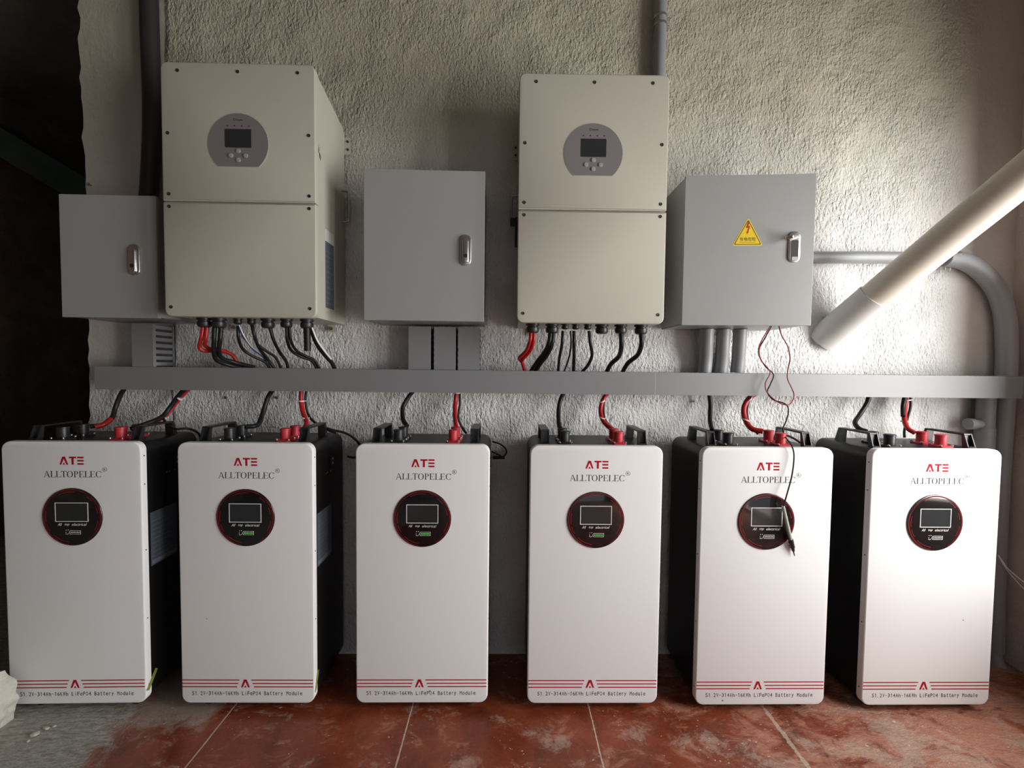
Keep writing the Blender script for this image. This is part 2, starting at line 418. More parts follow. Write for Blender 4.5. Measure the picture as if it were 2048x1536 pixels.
# back wall: plaster, with a broken vertical edge at its left end
bm = bmesh.new()
zs = [i*.035 for i in range(81)]; rnd = random.Random(3)
edge = [-1.545 + .004*math.sin(z*5) + rnd.uniform(-.006, .006) for z in zs]
def wall_grid(bm, y, xl):
    rows = []
    for k, z in enumerate(zs):
        xs = [xl[k], xl[k]+.03] + [-1.45 + (XR+.02+1.45)*i/14 for i in range(15)]
        rows.append([bm.verts.new((x, y, z)) for x in xs])
    return rows
A = wall_grid(bm, 0, edge); B = wall_grid(bm, .14, [e + rnd.uniform(-.02, .01) for e in edge])
for rows, flip in ((A, 0), (B, 1)):
    for a, b in zip(rows, rows[1:]):
        for i in range(len(a)-1):
            q = (a[i], a[i+1], b[i+1], b[i]); bm.faces.new(q[::-1] if flip else q)
for k in range(len(zs)-1): bm.faces.new((A[k][0], A[k+1][0], B[k+1][0], B[k][0]))
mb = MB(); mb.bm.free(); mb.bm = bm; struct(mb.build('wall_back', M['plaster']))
ZC = 2.78
mb = MB(); mb.box(-3.4, XR+.2, YF-.2, 2.4, -.12, 0); struct(mb.build('floor', M['floor']))
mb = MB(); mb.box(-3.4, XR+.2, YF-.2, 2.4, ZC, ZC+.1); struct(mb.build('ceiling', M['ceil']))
mb = MB()   # right wall with its window and the low opening added for light
mb.box(XR, XR+.18, WY1, 2.4, 0, ZC); mb.box(XR, XR+.18, VY1, WY0, 0, ZC); mb.box(XR, XR+.18, YF, VY0, 0, ZC); mb.box(XR, XR+.18, VY0, VY1, 0, VZ0); mb.box(XR, XR+.18, VY0, VY1, VZ1, ZC)
mb.box(XR, XR+.18, WY0, WY1, 0, WZ0); mb.box(XR, XR+.18, WY0, WY1, WZ1, ZC)
struct(mb.build('wall_right', M['right']))
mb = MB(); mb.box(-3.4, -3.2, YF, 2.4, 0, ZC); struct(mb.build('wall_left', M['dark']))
mb = MB(); mb.box(-3.2, DX0, YF-.18, YF, 0, ZC); mb.box(DX1, XR, YF-.18, YF, 0, ZC); mb.box(DX0, DX1, YF-.18, YF, DZ1, ZC)
struct(mb.build('wall_front', M['far']))
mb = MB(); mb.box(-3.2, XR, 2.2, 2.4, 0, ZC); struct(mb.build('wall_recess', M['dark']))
# sloping dark beam in the recess beyond the left end of the wall
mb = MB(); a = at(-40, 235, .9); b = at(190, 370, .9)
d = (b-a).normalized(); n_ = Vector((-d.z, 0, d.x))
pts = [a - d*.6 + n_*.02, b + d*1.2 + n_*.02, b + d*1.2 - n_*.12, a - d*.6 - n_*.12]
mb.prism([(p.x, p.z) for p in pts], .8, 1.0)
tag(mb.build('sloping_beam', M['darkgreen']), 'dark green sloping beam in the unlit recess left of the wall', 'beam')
# broken plaster kerb at the foot of the left end
mb = MB()
from mathutils import noise as mn
mb.box(-1.95, -1.515, -.70, -.300, 0, .150)
bmesh.ops.subdivide_edges(mb.bm, edges=mb.bm.edges[:], cuts=22, use_grid_fill=True)
for v in mb.bm.verts:
    q = v.co.copy(); k = 1 if q.z > .004 else .25
    big = mn.noise_vector(q*7); fine = mn.noise_vector(q*34)
    v.co += Vector((big.x*.035 + fine.x*.012, min(0, big.y*.02) + fine.y*.006, (big.z*.03 + fine.z*.010)*(1 if q.z > .004 else 0)))*k
    if q.z > .10: v.co.x -= (q.z-.10)*.5
    v.co.y = min(v.co.y, -.293)
tag(mb.build('plaster_kerb', M['rubble']), 'broken pale plaster kerb on the floor before the leftmost battery', 'kerb')
for i, (px, py, s_) in enumerate(((70, 1468, .016), (92, 1456, .012), (108, 1452, .009), (56, 1482, .008))):
    d = fw*F + rt*(px-W/2) - up*(py-H/2); p = CP + d*((s_*.3-CP.z)/d.z)
    mb = MB(); bmesh.ops.create_icosphere(mb.bm, subdivisions=1, radius=s_*.6)
    for v in mb.bm.verts: v.co = Vector((v.co.x*1.4, v.co.y, v.co.z*.6))*random.uniform(.8, 1.2)
    o = mb.build('plaster_crumb', M['rubble']); o.location = (p.x, p.y, s_*.3)
    tag(o, ('largest pale plaster crumb on the floor beside the kerb', 'middle of the pale plaster crumbs by the kerb', 'rightmost pale plaster crumb on the cement edging', 'nearest small plaster crumb at the kerb foot')[i], 'plaster crumb', 'plaster crumbs by the kerb')

# ------------------------------------------------------------------ battery
BW, BH, BZ = .42, .835, .027
def make_battery():
    t = empty('battery_module')
    zc = BZ + BH/2
    MB().rrect(0, zc-.003, BW-.008, BH-.006, .030, .020, .248, seg=8).build('casing', M['casing'], t, True)
    fp = MB().rrect(0, zc, BW, BH, .027, 0, .021, .0045, seg=8).build('front_panel', M['front'], t, True)
    for z in (.055, .27, .49, .70, .79):
        for s in (-1, 1):
            MB().prism([(.0115+.0022*math.cos(k*PI/4), BZ+z+.0022*math.sin(k*PI/4)) for k in range(8)], s*(BW/2-.001), s*(BW/2+.0006), axis='X').build('side_screw', M['hole'], fp)
    # feet
    for sx in (-1, 1):
        for y in (.05, .21):
            m_ = MB(); m_.lathe(sx*.15, y, 0, [(.020, 0), (.020, .020), (.012, .024), (.012, .031)]); m_.build('foot', M['black'], t, True)
    # printing on the front
    m_ = MB(); y = 0; zt = BZ+BH
    def q(p): m_.prism(p, y-.0003, y)
    lx, lz, lh = -.034, zt-.072, .025
    def emblem(cx, z0, w, h):
        q([(cx-w/2, z0), (cx-w*.30, z0), (cx-.0, z0+h*.72), (cx+w*.30, z0), (cx+w/2, z0), (cx+w*.16, z0+h), (cx-w*.16, z0+h)])
        q([(cx-w*.13, z0), (cx+w*.13, z0), (cx, z0+h*.30)])
    emblem(lx+.0115, lz, .026, lh)
    q([(lx+.027, lz+lh-.005), (lx+.049, lz+lh-.005), (lx+.049, lz+lh), (lx+.027, lz+lh)])
    q([(lx+.0345, lz), (lx+.0410, lz), (lx+.0410, lz+lh-.004), (lx+.0345, lz+lh-.004)])
    for k in (0, .5, 1): q([(lx+.052, lz+k*(lh-.005)), (lx+.071, lz+k*(lh-.005)), (lx+.071, lz+k*(lh-.005)+.005), (lx+.052, lz+k*(lh-.005)+.005)])
    m_.build('logo', M['inkred'], fp, label='red printed logo')
    m_ = MB()
    serif(m_, [('A', 0), ('L', .98), ('L', 1.84), ('T', 2.68), ('O', 3.60), ('P', 4.66), ('E', 5.47), ('L', 6.37), ('E', 7.23), ('C', 8.13)], -.0835, zt-.1115, .0195, .0187*1.02, y)
    m_.ring(.0995, zt-.0865, .0063, .0071, y-.0003, y, seg=32)
    add_mesh(m_, text_mesh('R', .0995, zt-.0865, .0058, .0070, y))
    m_.build('brand_lettering', M['ink'], fp, label='charcoal serif lettering')
    m_ = MB(); ez = BZ+.0525
    for z, g0, g1 in ((BZ+.0765, -.027, .0105), (BZ+.0655, -.031, .0145), (BZ+.0545, -.0345, .0180)):
        m_.box(-BW/2+.003, g0, y-.0003, y, z-.0016, z+.0016); m_.box(g1, BW/2-.004, y-.0003, y, z-.0016, z+.0016)
    emblem(-.0085, ez, .028, .026)
    m_.build('stripes', M['inkred'], fp, label='three crimson stripes')
    m_ = MB(); s_ = '51.2V-314Ah-16KWh LiFePO4 Battery Module'; x0, x1 = -.178, .172; pw = (x1-x0)/len(s_)
    for k, c in enumerate(s_):
        if c == ' ': continue
        narrow = c in '.-il1tr'; low = c in 'aeuo'; h_ = .0105 if c in 'aeuor' else .013; z_ = BZ+.0335
        cx = x0 + pw*(k+.5)
        if c == '.': add_mesh(m_, text_mesh(c, cx-.002, z_-.0055, .0016, .0016, y)); continue
        if c == '-': m_.box(cx-.0032, cx+.0032, y-.0003, y, z_-.0005, z_+.0006); continue
        if c == '1':
            m_.box(cx-.0003, cx+.0011, y-.0003, y, z_-.0062, z_+.0063); m_.prism([(cx-.0003, z_+.0063), (cx-.0026, z_+.0042), (cx-.0026, z_+.0028), (cx-.0003, z_+.0046)], y-.0003, y); continue
        if c == 'y': add_mesh(m_, text_mesh(c, cx, z_-.003, .0062, .0125, y)); continue
        ww = {'i': .0014, 'l': .0016, '1': .003, 't': .0048, 'r': .0042}.get(c, .0064)
        hh = .0095 if c in 'aeuor' else .0125
        add_mesh(m_, text_mesh(c, cx, z_-.0062+hh/2, ww, hh, y))
    m_.build('rating_lettering', M['ink'], fp, label='small charcoal rating text')
    # round display
    dz = BZ+BH-.235; dr = .0905
    dp = MB().disc(0, dz, dr, -.0035, .001, 64, .002).build('display', M['glass'], t, True)
    y = -.0035
    m_ = MB(); m_.ring(0, dz, .0835, .0870, y-.0002, y, 300, 600, 80); m_.build('outer_ring', M['ringd'], dp)
    m_ = MB()
    for a0, a1 in ((82, 118), (38, 55), (8, 24), (-32, -8), (165, 190), (196, 214), (225, 262)): m_.ring(0, dz, .0785, .0798, y-.0002, y, a0, a1, 90)
    for a0, a1 in ((60, 120), (-35, 45), (160, 262)): m_.ring(0, dz, .0862, .0874, y-.0004, y-.0002, a0, a1, 90)
    m_.build('ring_marks', M['ring'], dp, label='thin red arcs')
    sc = MB().box(-.049, .049, y-.0003, y, dz-.0135, dz+.0445).build('screen', M['lcd'], dp)
    m_ = MB(); a, b, c, d_, th = -.050, .050, dz-.0145, dz+.0455, .0021
    m_.box(a, b, y-.0007, y, c, c+th); m_.box(a, b, y-.0007, y, d_-th, d_); m_.box(a, a+th, y-.0007, y, c+th, d_-th); m_.box(b-th, b, y-.0007, y, c+th, d_-th)
    m_.build('screen_frame', M['wink'], dp, label='white screen outline')
    m_ = MB(); add_mesh(m_, text_mesh('All', -.037, dz-.0230, .013, .0082, y, .35)); add_mesh(m_, text_mesh('top', -.015, dz-.0242, .014, .0082, y, .35)); add_mesh(m_, text_mesh('electrical', .022, dz-.0230, .045, .0082, y, .35))
    m_.build('caption', M['wink'], dp, label='white slanted caption')
    m_ = MB(); gx, gz = .008, dz-.048
    o = [(gx-.018, gz), (gx-.014, gz+.006), (gx+.018, gz+.006), (gx+.018, gz-.006), (gx-.014, gz-.006)]
    i_ = [(gx-.0165, gz), (gx-.0134, gz+.0049), (gx+.0169, gz+.0049), (gx+.0169, gz-.0049), (gx-.0134, gz-.0049)]
    for k in range(5): m_.prism([o[k], o[(k+1) % 5], i_[(k+1) % 5], i_[k]], y-.0003, y)
    for dx, dd in ((-.026, .007), (-.020, .0075), (-.027, 0), (-.027, -.005), (-.020, -.004), (-.0235, -.006)): m_.box(gx+dx-.0011, gx+dx+.0011, y-.0003, y, gz+dd-.001, gz+dd+.001)
    m_.build('gauge_outline', M['wink'], dp)
    m_ = MB()
    for k in range(6): m_.box(gx-.0110+k*.0048-.0014, gx-.0110+k*.0048+.0014, y-.0003, y, gz-.0018, gz+.0018)
    m_.build('charge_lights', M['wink'], dp)
    # carrying handles: bent channel standing on the top
    ztop = BZ+BH-.006
    for s in (-1, 1):
        m_ = MB(); x = s*.158; ya, yb = .045, .200; h_ = .048
        m_.box(x-.013, x+.013, ya+.012, yb-.012, ztop+h_-.006, ztop+h_, .0015)
        for y_, g in ((ya, 1), (yb, -1)):
            m_.prism([(y_-g*.004, ztop), (y_+g*.016, ztop), (y_+g*.020, ztop+h_-.003), (y_+g*.012, ztop+h_)], x-.013, x-.010, axis='X')
            m_.prism([(y_-g*.004, ztop), (y_+g*.016, ztop), (y_+g*.020, ztop+h_-.003), (y_+g*.012, ztop+h_)], x+.010, x+.013, axis='X')
            m_.prism([(y_+g*.013, ztop), (y_+g*.016, ztop), (y_+g*.020, ztop+h_-.003), (y_+g*.016, ztop+h_)], x-.0105, x+.0105, axis='X')
            m_.box(x-.0105, x+.0105, min(y_-g*.004, y_+g*.016), max(y_-g*.004, y_+g*.016), ztop, ztop+.007)
        m_.build('handle', M['black'], t)
    # terminals
    for x, y_, mm, nm in ((-.092, .070, 'black', 'black_terminal'), (-.092, .135, 'black', 'black_terminal'), (.087, .075, 'redcap', 'red_terminal'), (.087, .140, 'redcap', 'red_terminal')):
        m_ = MB(); m_.lathe(x, y_, ztop, [(.0205, 0), (.0205, .004), (.0155, .008), (.0155, .036), (.0168, .037), (.0168, .041), (.0130, .0425)], 28)
        tm = m_.build(nm, M[mm], t, True)
        MB().rrect(x, y_, .047, .047, .008, ztop+.006, ztop, axis='Z').build('flange', M[mm], tm)
        for a in (-1, 1):
            for b in (-1, 1):
                m_ = MB(); m_.lathe(x+a*.019, y_+b*.019, ztop+.006, [(.0038, 0), (.0038, .003), (.002, .0045)], 10)
                m_.build('flange_bolt', M['chrome'], tm, True)
    # right-hand flank: rating label, sockets
    xs = BW/2-.004
    m_ = MB(); m_.box(xs, xs+.0006, .035, .145, .453, .627); lb = m_.build('rating_label', M['label'], t, label='bluish grey rating label')
    m_ = MB(); m_.box(xs+.0006, xs+.0009, .04, .14, .458, .470)
    for k in range(9): m_.box(xs+.0006, xs+.0009, .042, .138-.02*(k % 3), .480+k*.0145, .4815+k*.0145)
    m_.build('label_print', M['labelp'], lb)
    m_ = MB(); m_.rrect(.150, .775, .020, .036, .005, xs, xs+.004, axis='X'); sk = m_.build('socket', M['black'], t)
    m_ = MB(); m_.rrect(.150, .783, .010, .008, .002, xs+.004, xs+.0052, axis='X'); m_.rrect(.150, .768, .010, .008, .002, xs+.004, xs+.0052, axis='X'); m_.build('socket_pins', M['steel'], sk)
    m_ = MB()
    for dy in (0, .012, .035): m_.prism([(.105+dy+.003*math.cos(k*PI/4), .742+.003*math.sin(k*PI/4)) for k in range(8)], xs, xs+.0015, axis='X')
    m_.build('side_buttons', M['steel'], t)
    return t

bats = [(-1.3403, .0019, .0144), (-.8087, .0036, -.0033), (-.2575, .0043, .0021), (.2894, .0015, -.0002), (.8294, -.0048, .0029), (1.3692, -.0065, .003)]
blab = ['leftmost white battery cabinet, in shade beside the broken plaster kerb',
        'white battery cabinet with green tape at its lower right edge, directly below the left inverter',
        'white battery cabinet below the three short trunking pieces of the middle grey box',
        'white battery cabinet directly below the right cream inverter, small foot showing underneath',
        'white battery cabinet with a test probe hanging over its round display',
        'rightmost white battery cabinet, brightly lit beside the brown side wall']
proto = make_battery(); BAT = []
for i, (x, dy, a) in enumerate(bats):
    o = proto if i == 0 else copy_tree(proto)
    o.location = (x, -.278+dy, 0); o.rotation_euler = (0, 0, a)
    tag(o, blab[i], 'battery', 'white battery cabinets along the wall'); BAT.append(o)
for i in (1, 2, 3):
    for k in kids(BAT[i]):
        if k.name.split('.')[0] == 'charge_lights':
            k.material_slots[0].link = 'OBJECT'; k.material_slots[0].material = M['green']
for i in (0, 1):
    m_ = MB(); x = BW/2+.0005
    m_.prism([(.002, .062), (.012, .066), (.030, .118), (.018, .116)] if i == 1 else [(.0, .068), (.010, .062), (.045, .108), (.036, .116)], x, x+.0012, axis='X')
    m_.build('tape_strip', M['tagyel'], BAT[i], label='yellow green tape strip')

# ------------------------------------------------------------------ inverter
def make_inverter():
    t = empty('inverter'); w, h, dp = .464, .765, .262
    # local: x centre, y 0 = front face, z 0 = bottom edge
    body = [(.012, .004), (dp-.012, .004), (dp-.012, h-.075), (dp-.02, h-.06), (.03, h-.012), (.012, h-.008)]
    MB().prism(body, -w/2+.006, w/2-.006, axis='X').build('housing', M['cream'], t)
    zs_ = h-.415
    uc = MB().rrect(0, (zs_+h)/2+.001, w, h-zs_-.002, .02, 0, .022, .004, rb=.003).build('upper_cover', M['cream'], t, True)
    lc = MB().rrect(0, zs_/2-.001, w, zs_-.002, .003, 0, .022, .004, rb=.02).build('lower_cover', M['cream'], t, True)
    for par, pts in ((uc, [(-.18, .026), (0, .026), (.18, .026), (-.2125, .2115), (.2125, .2115), (-.2125, .393), (.2125, .393)]), (lc, [(-.2125, .431), (.2125, .431), (-.2125, .736), (.2125, .736)])):
        for x, z in pts:
            m_ = MB(); m_.ring(x, h-z, .0030, .0050, -.0012, .001, seg=14); m_.disc(x, h-z, .0032, -.0004, .002, 10); sc = m_.build('cover_screw', M['hole'], par, True)
            MB().disc(x-.0012, h-z+.0010, .0012, -.0010, .0004, 8).build('screw_glint', M['steel'], sc)  # small off-centre bright dot added as the screw's highlight
    # display: disc with a flat foot
    r_ = .0905; cz = h-.2405; a0 = math.asin(-.068/r_)
    pts = [(r_*math.cos(a0+(PI-2*a0)*k/40), cz+r_*math.sin(a0+(PI-2*a0)*k/40)) for k in range(41)]
    rim = [(x*1.022, cz+(z-cz)*1.022) for x, z in pts]
    MB().prism(rim, -.001, .002).build('display_rim', M['cream'], uc)
    dsp = MB().prism(pts, -.0016, .002).build('display', M['dispgrey'], t, label='grey display plate')
    MB().rrect(0, cz+.016, .079, .055, .002, -.0022, -.0014).build('screen', M['lcd'], dsp)
    m_ = MB(); add_mesh(m_, text_mesh('Deye', 0, cz+.0705, .027, .0095, -.0016)); m_.build('logo', M['ink'], dsp)
    m_ = MB()
    for k in range(4): m_.disc(-.032+.0215*k, cz+.053, .0021, -.0019, -.0015, 12)
    m_.build('indicator_lights', M['ink'], dsp)
    for x, z in ((0, -.0215), (-.0225, -.0355), (.0225, -.0355), (0, -.0485)):
        MB().rrect(x, cz+z, .0135, .0125, .005, -.0042, -.0015, .0012).build('button', M['dispgreyd'], dsp, True)
    # flanks: lifting handles, wall bracket, label, vents
    for s in (-1, 1):
        xs = s*(w/2-.006)
        m_ = MB(); m_.tube([(xs, .222, .37), (xs+s*.022, .222, .372), (xs+s*.026, .222, .385), (xs+s*.026, .222, .465), (xs+s*.022, .222, .478), (xs, .222, .48)], .0045, 10); m_.build('lifting_handle', M['steel'], t, True)
        m_ = MB(); m_.box(xs-.003 if s > 0 else xs-.022, xs+.022 if s > 0 else xs+.003, .2500, .2525, h-.145, h-.085); br = m_.build('wall_bracket', M['cream'], t)
        m_ = MB()
        for k in range(2): m_.disc(xs+s*.013, h-.10-.028*k, .004, .246, .2502, 10)
        m_.build('bracket_bolt', M['hole'], br)
        m_ = MB(); m_.box(s*(w/2-.055)-.014, s*(w/2-.055)+.014, .2500, .2525, -.022, .012); ft = m_.build('fixing_tab', M['cream'], t)
        MB().disc(s*(w/2-.055), -.010, .0065, .245, .2502, 14).build('tab_screw', M['steel'], ft)
    xs = w/2-.006
    m_ = MB(); m_.box(xs, xs+.0006, .082, .150, .045, .262); lb = m_.build('data_label', M['label'], t, label='slate blue data label')
    m_ = MB(); m_.box(xs, xs+.0008, .082, .150, .262, .300); m_.build('data_label', M['labelw'], t, label='white label strip with small print')
    m_ = MB()
    for k in range(11): m_.box(xs+.0006, xs+.0009, .09, .142-.012*(k % 3), .06+k*.017, .062+k*.017)
    m_.build('label_print', M['labelp'], lb)
    m_ = MB(); m_.prism([(.028, h-.215), (.034, h-.22), (.040, h-.235), (.036, h-.245), (.031, h-.235)], xs, xs+.0008, axis='X'); m_.prism([(.040, h-.240), (.049, h-.246), (.050, h-.262), (.043, h-.255)], xs, xs+.0008, axis='X'); m_.build('side_mark', M['ink'], t)
    # rotary switch on the left flank
    m_ = MB(); m_.tube([(-xs, .16, .365), (-xs-.012, .16, .365)], .018, 20, False); m_.box(-xs-.030, -xs-.010, .150, .170, .352, .378, .003); m_.build('rotary_switch', M['black'], t)
    m_ = MB(); m_.box(-xs-.014, -xs, .12, .17, .28, .345, .002); m_.build('side_socket', M['black'], t)
    return t
def gland(par, x, y, r):
    """cable gland hanging below an inverter; local coordinates"""
    m_ = MB(); k = r/.021
    m_.lathe(x, y, -.030*k+.004, [(r*.62, 0), (r*.86, .002), (r, .008*k), (r*.98, .018*k), (r*.82, .020*k), (r*.82, .023*k), (r*1.04, .024*k), (r*1.04, .030*k), (r*.7, .0305*k)], 16, -.05)
    return m_.build('cable_gland', M['black'], par, True)
inv = make_inverter(); inv2 = copy_tree(inv)
inv.location = (-.8206, -.267, 1.2515); inv2.location = (.2645, -.2595, 1.2470); inv2.rotation_euler = (0, 0, -.010)
tag(inv, 'cream inverter mounted at the left with its bright right flank and side handle showing', 'inverter', 'cream wall inverters')
tag(inv2, 'cream inverter mounted between the middle box and the box with the warning sticker', 'inverter', 'cream wall inverters')
bpy.context.view_layer.update()
GY = -.185
def glx(o, px): return at(px, 650, GY).x - o.location.x
for px, r_ in ((409, .021), (438, .022), (476, .013), (503, .013), (536, .021), (573, .019), (614, .021)): gland(inv, glx(inv, px), GY-inv.location.y, r_)
for px, r_ in ((1065, .0215), (1104, .0215), (1130, .012), (1151, .012), (1175, .012), (1203, .0215), (1241, .0205), (1281, .0215)): gland(inv2, glx(inv2, px), GY-inv2.location.y, r_)

# ------------------------------------------------------------------ electrical boxes
def lock_plate(par, x, z, y, opened):
    lk = MB().rrect(x, z, .036, .098, .017, y-.006, y+.001, .003, seg=8).build('lock', M['chrome'], par, True)
    if not opened:
        MB().rrect(x, z-.004, .020, .078, .0095, y-.0125, y-.005, .004, seg=6).build('latch_handle', M['chrome'], lk, True)
        MB().disc(x, z-.020, .0065, y-.0135, y-.012, 16).build('keyhole', M['hole'], lk)
    else:
        MB().rrect(x, z-.012, .021, .066, .004, y-.0066, y-.0055).build('latch_recess', M['hole'], lk)
        MB().rrect(x, z-.038, .018, .012, .002, y-.0075, y-.006).build('keyhole_plate', M['chrome'], lk)
        m_ = MB(); rot = Matrix.Translation((x, y-.004, z+.033)) @ Matrix.Rotation(R(-48), 4, 'Z') @ Matrix.Rotation(R(-76), 4, 'X')
        m_.box(-.0115, .0115, -.005, .005, -.050, .004, .003, rot); m_.build('latch_handle', M['chrome'], lk, label='chrome lever swung out')
    return lk
def make_box(name, w, h, dep, door_rot, opened, lockx):
    t = empty(name)
    # local: x 0 = left edge, y 0 = door front, z 0 = bottom
    m_ = MB(); y0 = .014; th = .0015
    m_.box(.003, w-.003, dep-.002, dep, .003, h-.003); m_.box(.003, .0045, y0, dep, .003, h-.003); m_.box(w-.0045, w-.003, y0, dep, .003, h-.003)
    m_.box(.003, w-.003, y0, dep, .003, .0045); m_.box(.003, w-.003, y0, dep, h-.0045, h-.003)
    m_.build('box_body', M['boxgrey'], t)
    dr = MB().box(0, w, 0, .012, 0, h, .0015).build('door', M['boxgrey'], t)
    dr.rotation_euler = (0, 0, door_rot)
    lock_plate(dr, lockx, h*.475 if not opened else h*.52, 0, opened)
    return t, dr
p = at(124, 632, -.222)
b1, d1 = make_box('electrical_box', .300, .385, .205, .0, False, .231); b1.location = (p.x, -.222, 1.2500); b1.rotation_euler = (0, 0, .01)
tag(b1, 'grey electrical box in shade at the far left, partly behind an inverter', 'electrical box', 'grey wall boxes')
b2, d2 = make_box('electrical_box', .385, .478, .205, 0, False, .325); b2.location = (-.4575, -.222, 1.2525); b2.rotation_euler = (0, 0, .012)
tag(b2, 'grey electrical box closed, mounted between the two cream inverters', 'electrical box', 'grey wall boxes')
b3, d3 = make_box('electrical_box', .407, .482, .188, R(-4.6), True, .345); b3.location = (.5760, -.206, 1.2505)
tag(b3, 'grey electrical box with yellow warning triangle, door slightly ajar and latch out', 'electrical box', 'grey wall boxes')
# warning sticker on the door of the third box
cx, cz, sw = .201, .313, .086
sh = .080
tri = lambda k, r_: [(cx+math.cos(a)*0, 0) for a in ()]
def rtri(k, rad, n=5):
    w_, h_ = sw*k/2, sh*k; zc_ = cz-sh/3
    V = [(-w_, zc_-h_/3+sh/3*0), (w_, zc_-h_/3), (0, zc_+h_*2/3)]; out = []
    for i in range(3):
        a, b, c = Vector(V[i-1]), Vector(V[i]), Vector(V[(i+1) % 3])
        e1, e2 = (a-b).normalized(), (c-b).normalized(); p1, p2 = b+e1*rad, b+e2*rad
        for j in range(n+1):
            s_ = j/n; q = p1*(1-s_)**2 + b*2*s_*(1-s_) + p2*s_**2; out.append((cx+q.x, q.y))
    return out
st = MB().prism(rtri(1.12, .008), -.0004, 0).build('warning_sticker', M['yellow'], d3, label='yellow warning triangle sticker')
m_ = MB(); o_, i_ = rtri(1.0, .006), rtri(.93, .005)
for k in range(len(o_)): m_.prism([o_[k], o_[(k+1) % len(o_)], i_[(k+1) % len(i_)], i_[k]], -.0007, -.0004)
add_mesh(m_, text_mesh('有电危险', cx, cz-.0355, .050, .0115, -.0004))
m_.box(cx-.026, cx+.026, -.0006, -.0004, cz-.0460, cz-.0450)
m_.build('warning_lettering', M['ink'], st)
m_ = MB(); bz = cz-.002
m_.prism([(cx-.001, bz+.022), (cx+.005, bz+.022), (cx+.001, bz+.008), (cx+.007, bz+.008), (cx+.001, bz-.010), (cx+.003, bz-.0095), (cx-.003, bz-.019), (cx-.005, bz-.009), (cx-.003, bz-.0105), (cx, bz+.002), (cx-.007, bz+.002)], -.0007, -.0004)
m_.build('lightning_bolt', M['boltred'], st)

# ------------------------------------------------------------------ trunking
DZ0, DZ1_, DXL, DXR = 1.0145, 1.0931, -1.431, 1.859
def roll_z(x): return 0
t = empty('cable_trunking', (0, -.10, DZ0))
Hh = DZ1_-DZ0
m_ = MB(); m_.box(DXL, DXR, 0, .0022, -.0005, Hh+.0005); m_.box(DXL, DXR, .002, .012, Hh-.0012, Hh+.0005); m_.box(DXL, DXR, .002, .012, -.0005, .0012)
cv = m_.build('trunking_cover', M['duct'], t)
m_ = MB(); m_.box(.530, .5308, -.0004, .0002, 0, Hh); m_.build('cover_joint', M['labelw'], cv)
m_ = MB(); m_.box(DXL+.002, DXR-.002, .094, .097, .001, Hh-.001)
x = DXL+.004
while x < DXR-.012:
    for z0, z1 in ((Hh-.002, Hh+.0012), (-.0008, .002)): m_.box(x, x+.0115, .012, .095, z0, z1)
    x += .0185
m_.build('slotted_channel', M['duct'], t)
tag(t, 'long grey cable trunking running across the wall above the batteries', 'cable trunking')
def short_duct(x0, x1, z0, z1, y0, side, label):
    t = empty('trunking_riser', ((x0+x1)/2, y0, z0)); w = x1-x0; h = z1-z0
    MB().box(-w/2, w/2, 0, .002, 0, h).build('riser_cover', M['duct'], t)
    m_ = MB(); d_ = -y0-.004; m_.box(-w/2+.001, w/2-.001, d_-.003, d_, 0, h)
    for sx in (-1, 1):
        xx = sx*(w/2-.002); m_.box(xx-.001, xx+.001, .002, .014, 0, h); m_.box(xx-.001, xx+.001, d_-.012, d_, 0, h); z = .004
        while z < h-.012: m_.box(xx-.001, xx+.001, .014, d_-.010, z, z+.0125); z += .0215
    m_.build('slotted_channel', M['duct'], t)
    tag(t, label, 'cable trunking', 'short trunking risers'); return t
for (a, b), lab in zip(((817, 861.5), (868, 911.5), (916, 959.5)), ('left one of three short trunking pieces under the middle grey box', 'centre one of three short trunking pieces under the middle grey box', 'right one of three short trunking pieces under the middle grey box')):
    short_duct(at(a, 700, -.088).x, at(b, 700, -.088).x, DZ1_+.001, 1.2460, -.088, 0, lab)
short_duct(at(264, 700, -.105).x, at(306, 700, -.105).x, DZ1_+.001, 1.243, -.105, 1, 'dim short trunking piece with slotted side under the far left box')

# ------------------------------------------------------------------ pipes
def clamp_ring(par, p, d, r_, w_=.008):
    d = Vector(d).normalized(); p = Vector(p); m_ = MB(); m_.tube([p-d*w_/2, p+d*w_/2], r_+.0025, 20, False)
    c = m_.build('pipe_clamp', M['steel'], par, True)
    MB().tube([p+Vector((r_+.004, .004, 0)), p+Vector((r_+.012, .004, 0))] if abs(d.z) > .5 else [p+Vector((0, .004, -r_-.004)), p+Vector((0, .004, -r_-.016))], .004, 8, False).build('clamp_screw', M['steel'], c)
def pipe(name, pts, r_, m, label, cat='pipe', group=None, seg=20, clamps=(), smooth=True):
    base = Vector(pts[0]); t = empty(name, base)
    MB().tube([Vector(q)-base for q in pts], r_, seg, smooth).build('pipe_run', m, t, True)
    for p, d in clamps: clamp_ring(t, Vector(p)-base, d, r_)
    return tag(t, label, cat, group)
# three risers from the trunking into the right-hand box
for (a, b), lab in zip(((1394, 1424), (1427, 1456), (1459, 1489)), ('left of three grey conduits below the warning sticker box', 'middle of three grey conduits below the warning sticker box', 'right of three grey conduits below the warning sticker box')):
    p0 = at((a+b)/2, 746, -.045); p1 = at((a+b)/2+2, 700, -.050); x = p0.x
    pipe('conduit', [(x, -.045, DZ1_+.002), (x+.002, -.047, 1.14), (x-.004, -.062, 1.20), (x-.006, -.068, 1.2535)], .0235, M['conduit'], lab, 'conduit', 'grey conduits under the right box')
